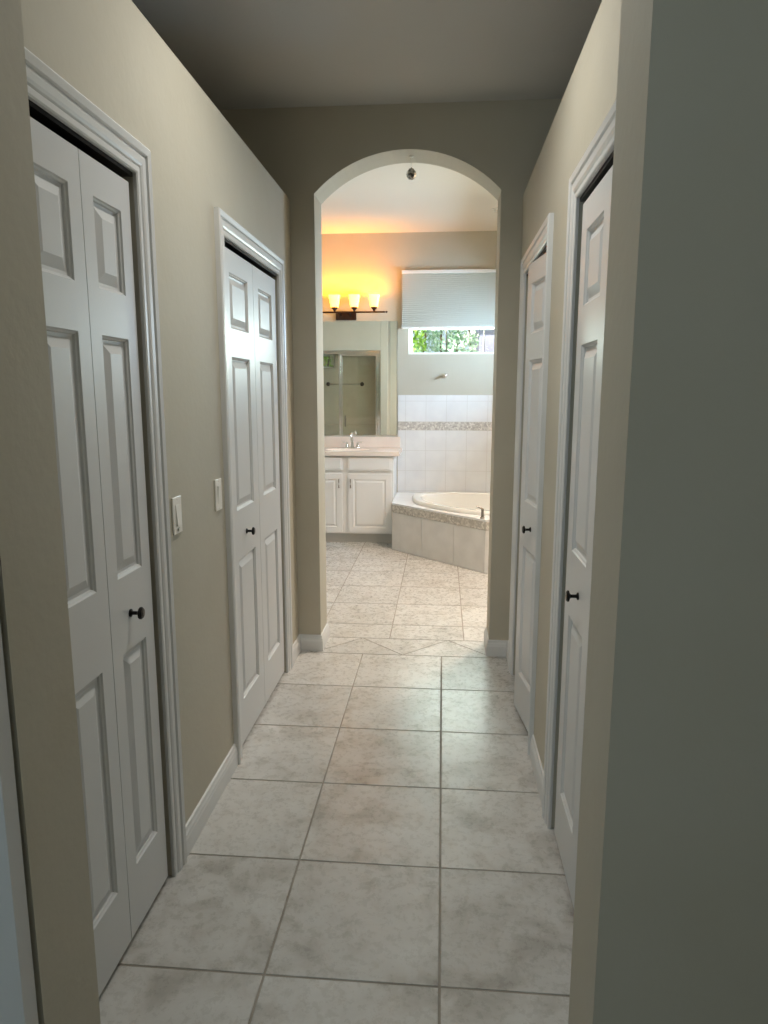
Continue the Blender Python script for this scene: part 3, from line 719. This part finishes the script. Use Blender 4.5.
for sx in (-0.255, 0.255):
    MB().lathe([(0.030, 0.0005), (0.030, 0.008), (0.014, 0.016), (0.013, 0.048), (0.020, 0.056), (0.016, 0.068), (0.0, 0.071)], (sx, 0, 0), 'y', 18).build('bar_post', BRONZE, rt, smooth=True)

BT = mat('shower_tile', (0.66, 0.61, 0.50), 0.3, mix=((0.58, 0.53, 0.43), 5, 0.35, 0.7))
MB().box((-2.19, YA1+0.0003, 0.0), (-1.99, YA1+0.006, 2.9)).box((-1.61, YA1+0.0003, 0.0), (-0.90, YA1+0.006, 2.9)).box((-1.99, YA1+0.0003, 0.0), (-1.61, YA1+0.006, 1.85)).build('shower_tile', BT, bpy.data.objects['wall_middle'])
# ------------------------------------------------------------------ garden
S(MB().box((-14, -14, -0.30), (16, 26, -0.12)).build('ground', GROUND))
def shrub(name, x0, x1, y0, y1, z1, n_, mt, label, size=0.05):
    rt = empty(name, ((x0+x1)/2, (y0+y1)/2, -0.12)); tag(rt, label, 'shrub'); L = rt.location
    st = MB()
    for k_ in range(4):
        bx0 = x0+(x1-x0)*(k_+0.5)/4-L.x
        st.tube([(bx0, 0, 0), (bx0+random.uniform(-.1, .1), 0.03, z1*0.5), (bx0+random.uniform(-.2, .2), 0, z1*0.9)], [0.03, 0.02, 0.008], 7)
    st.build('stem', WOOD, rt)
    m = MB()
    for k_ in range(n_):
        x_ = random.uniform(x0, x1); z_ = random.uniform(0.1, z1); y_ = random.uniform(y0, y1)-0.12*math.sin(x_*5+z_*3)
        s_ = size*random.uniform(0.6, 1.3); a = random.uniform(0, 6.28); t_ = random.uniform(-0.9, 0.9)
        R = Matrix.Rotation(a, 3, 'Z') @ Matrix.Rotation(t_, 3, 'X') @ Matrix.Rotation(random.uniform(0, 6.28), 3, 'Y')
        pts = [R @ Vector(p)*s_ for p in ((-1, 0, 0), (0, -0.08, 0.42), (1, 0, 0), (0, -0.08, -0.42))]
        m.add([(x_-L.x+p.x, y_-L.y+p.y, z_+p.z) for p in pts], [(0, 1, 2, 3)])
    o = m.build('foliage', mt, rt, recalc=False); o['kind'] = 'stuff'
shrub('garden_shrub', -1.4, -0.22, 8.3, 8.75, 3.6, 7000, LEAFG, 'bright green shrub at the left of the bathroom window view')
shrub('garden_hedge', -0.40, 0.44, 9.0, 9.8, 3.6, 7000, LEAFP, 'hedge with overexposure painted into its pale leaves, in the middle of the bathroom window view', 0.04)
shrub('garden_shrub', -2.9, -1.5, 2.2, 2.7, 3.4, 2600, LEAFG, 'bright green shrub outside the small shower window')
rt = empty('neighbor_house', (2.6, 11.3, -0.12)); tag(rt, 'lavender grey house wall at the right of the bathroom window view', 'house')
MB().box((-2.05, 0, 0), (2.5, 3.0, 3.1)).build('house_wall', STUCCO, rt)
MB().prism([(-0.35, 3.1), (3.35, 3.1), (1.5, 4.2)], lambda a, b, dd: (dd, a, b), -2.3, 2.8).build('roof', mat('roof_tile', (0.35, 0.30, 0.33), 0.8, bump=(15, 0.5, 0.02)), rt)

def ceiling_ring(x, y, z, cat_label):
    rt = empty('ceiling_lamp_or_fill', (x, y, z)); tag(rt, cat_label, 'ceiling light')
    m = MB(); m.lathe([(0.175, -0.0005), (0.175, -0.006), (0.150, -0.012), (0.148, -0.0005)], (0, 0, 0), 'z', 32, caps=(False, False)); m.build('trim_ring', RAIL, rt, smooth=True)
ceiling_ring(-0.21, 2.25, ZH, 'white ringed ceiling light over the hall'); ceiling_ring(0.75, 4.95, ZB, 'white ring added around the bathroom fill light')  # the bathroom ring is added to go with the fill light
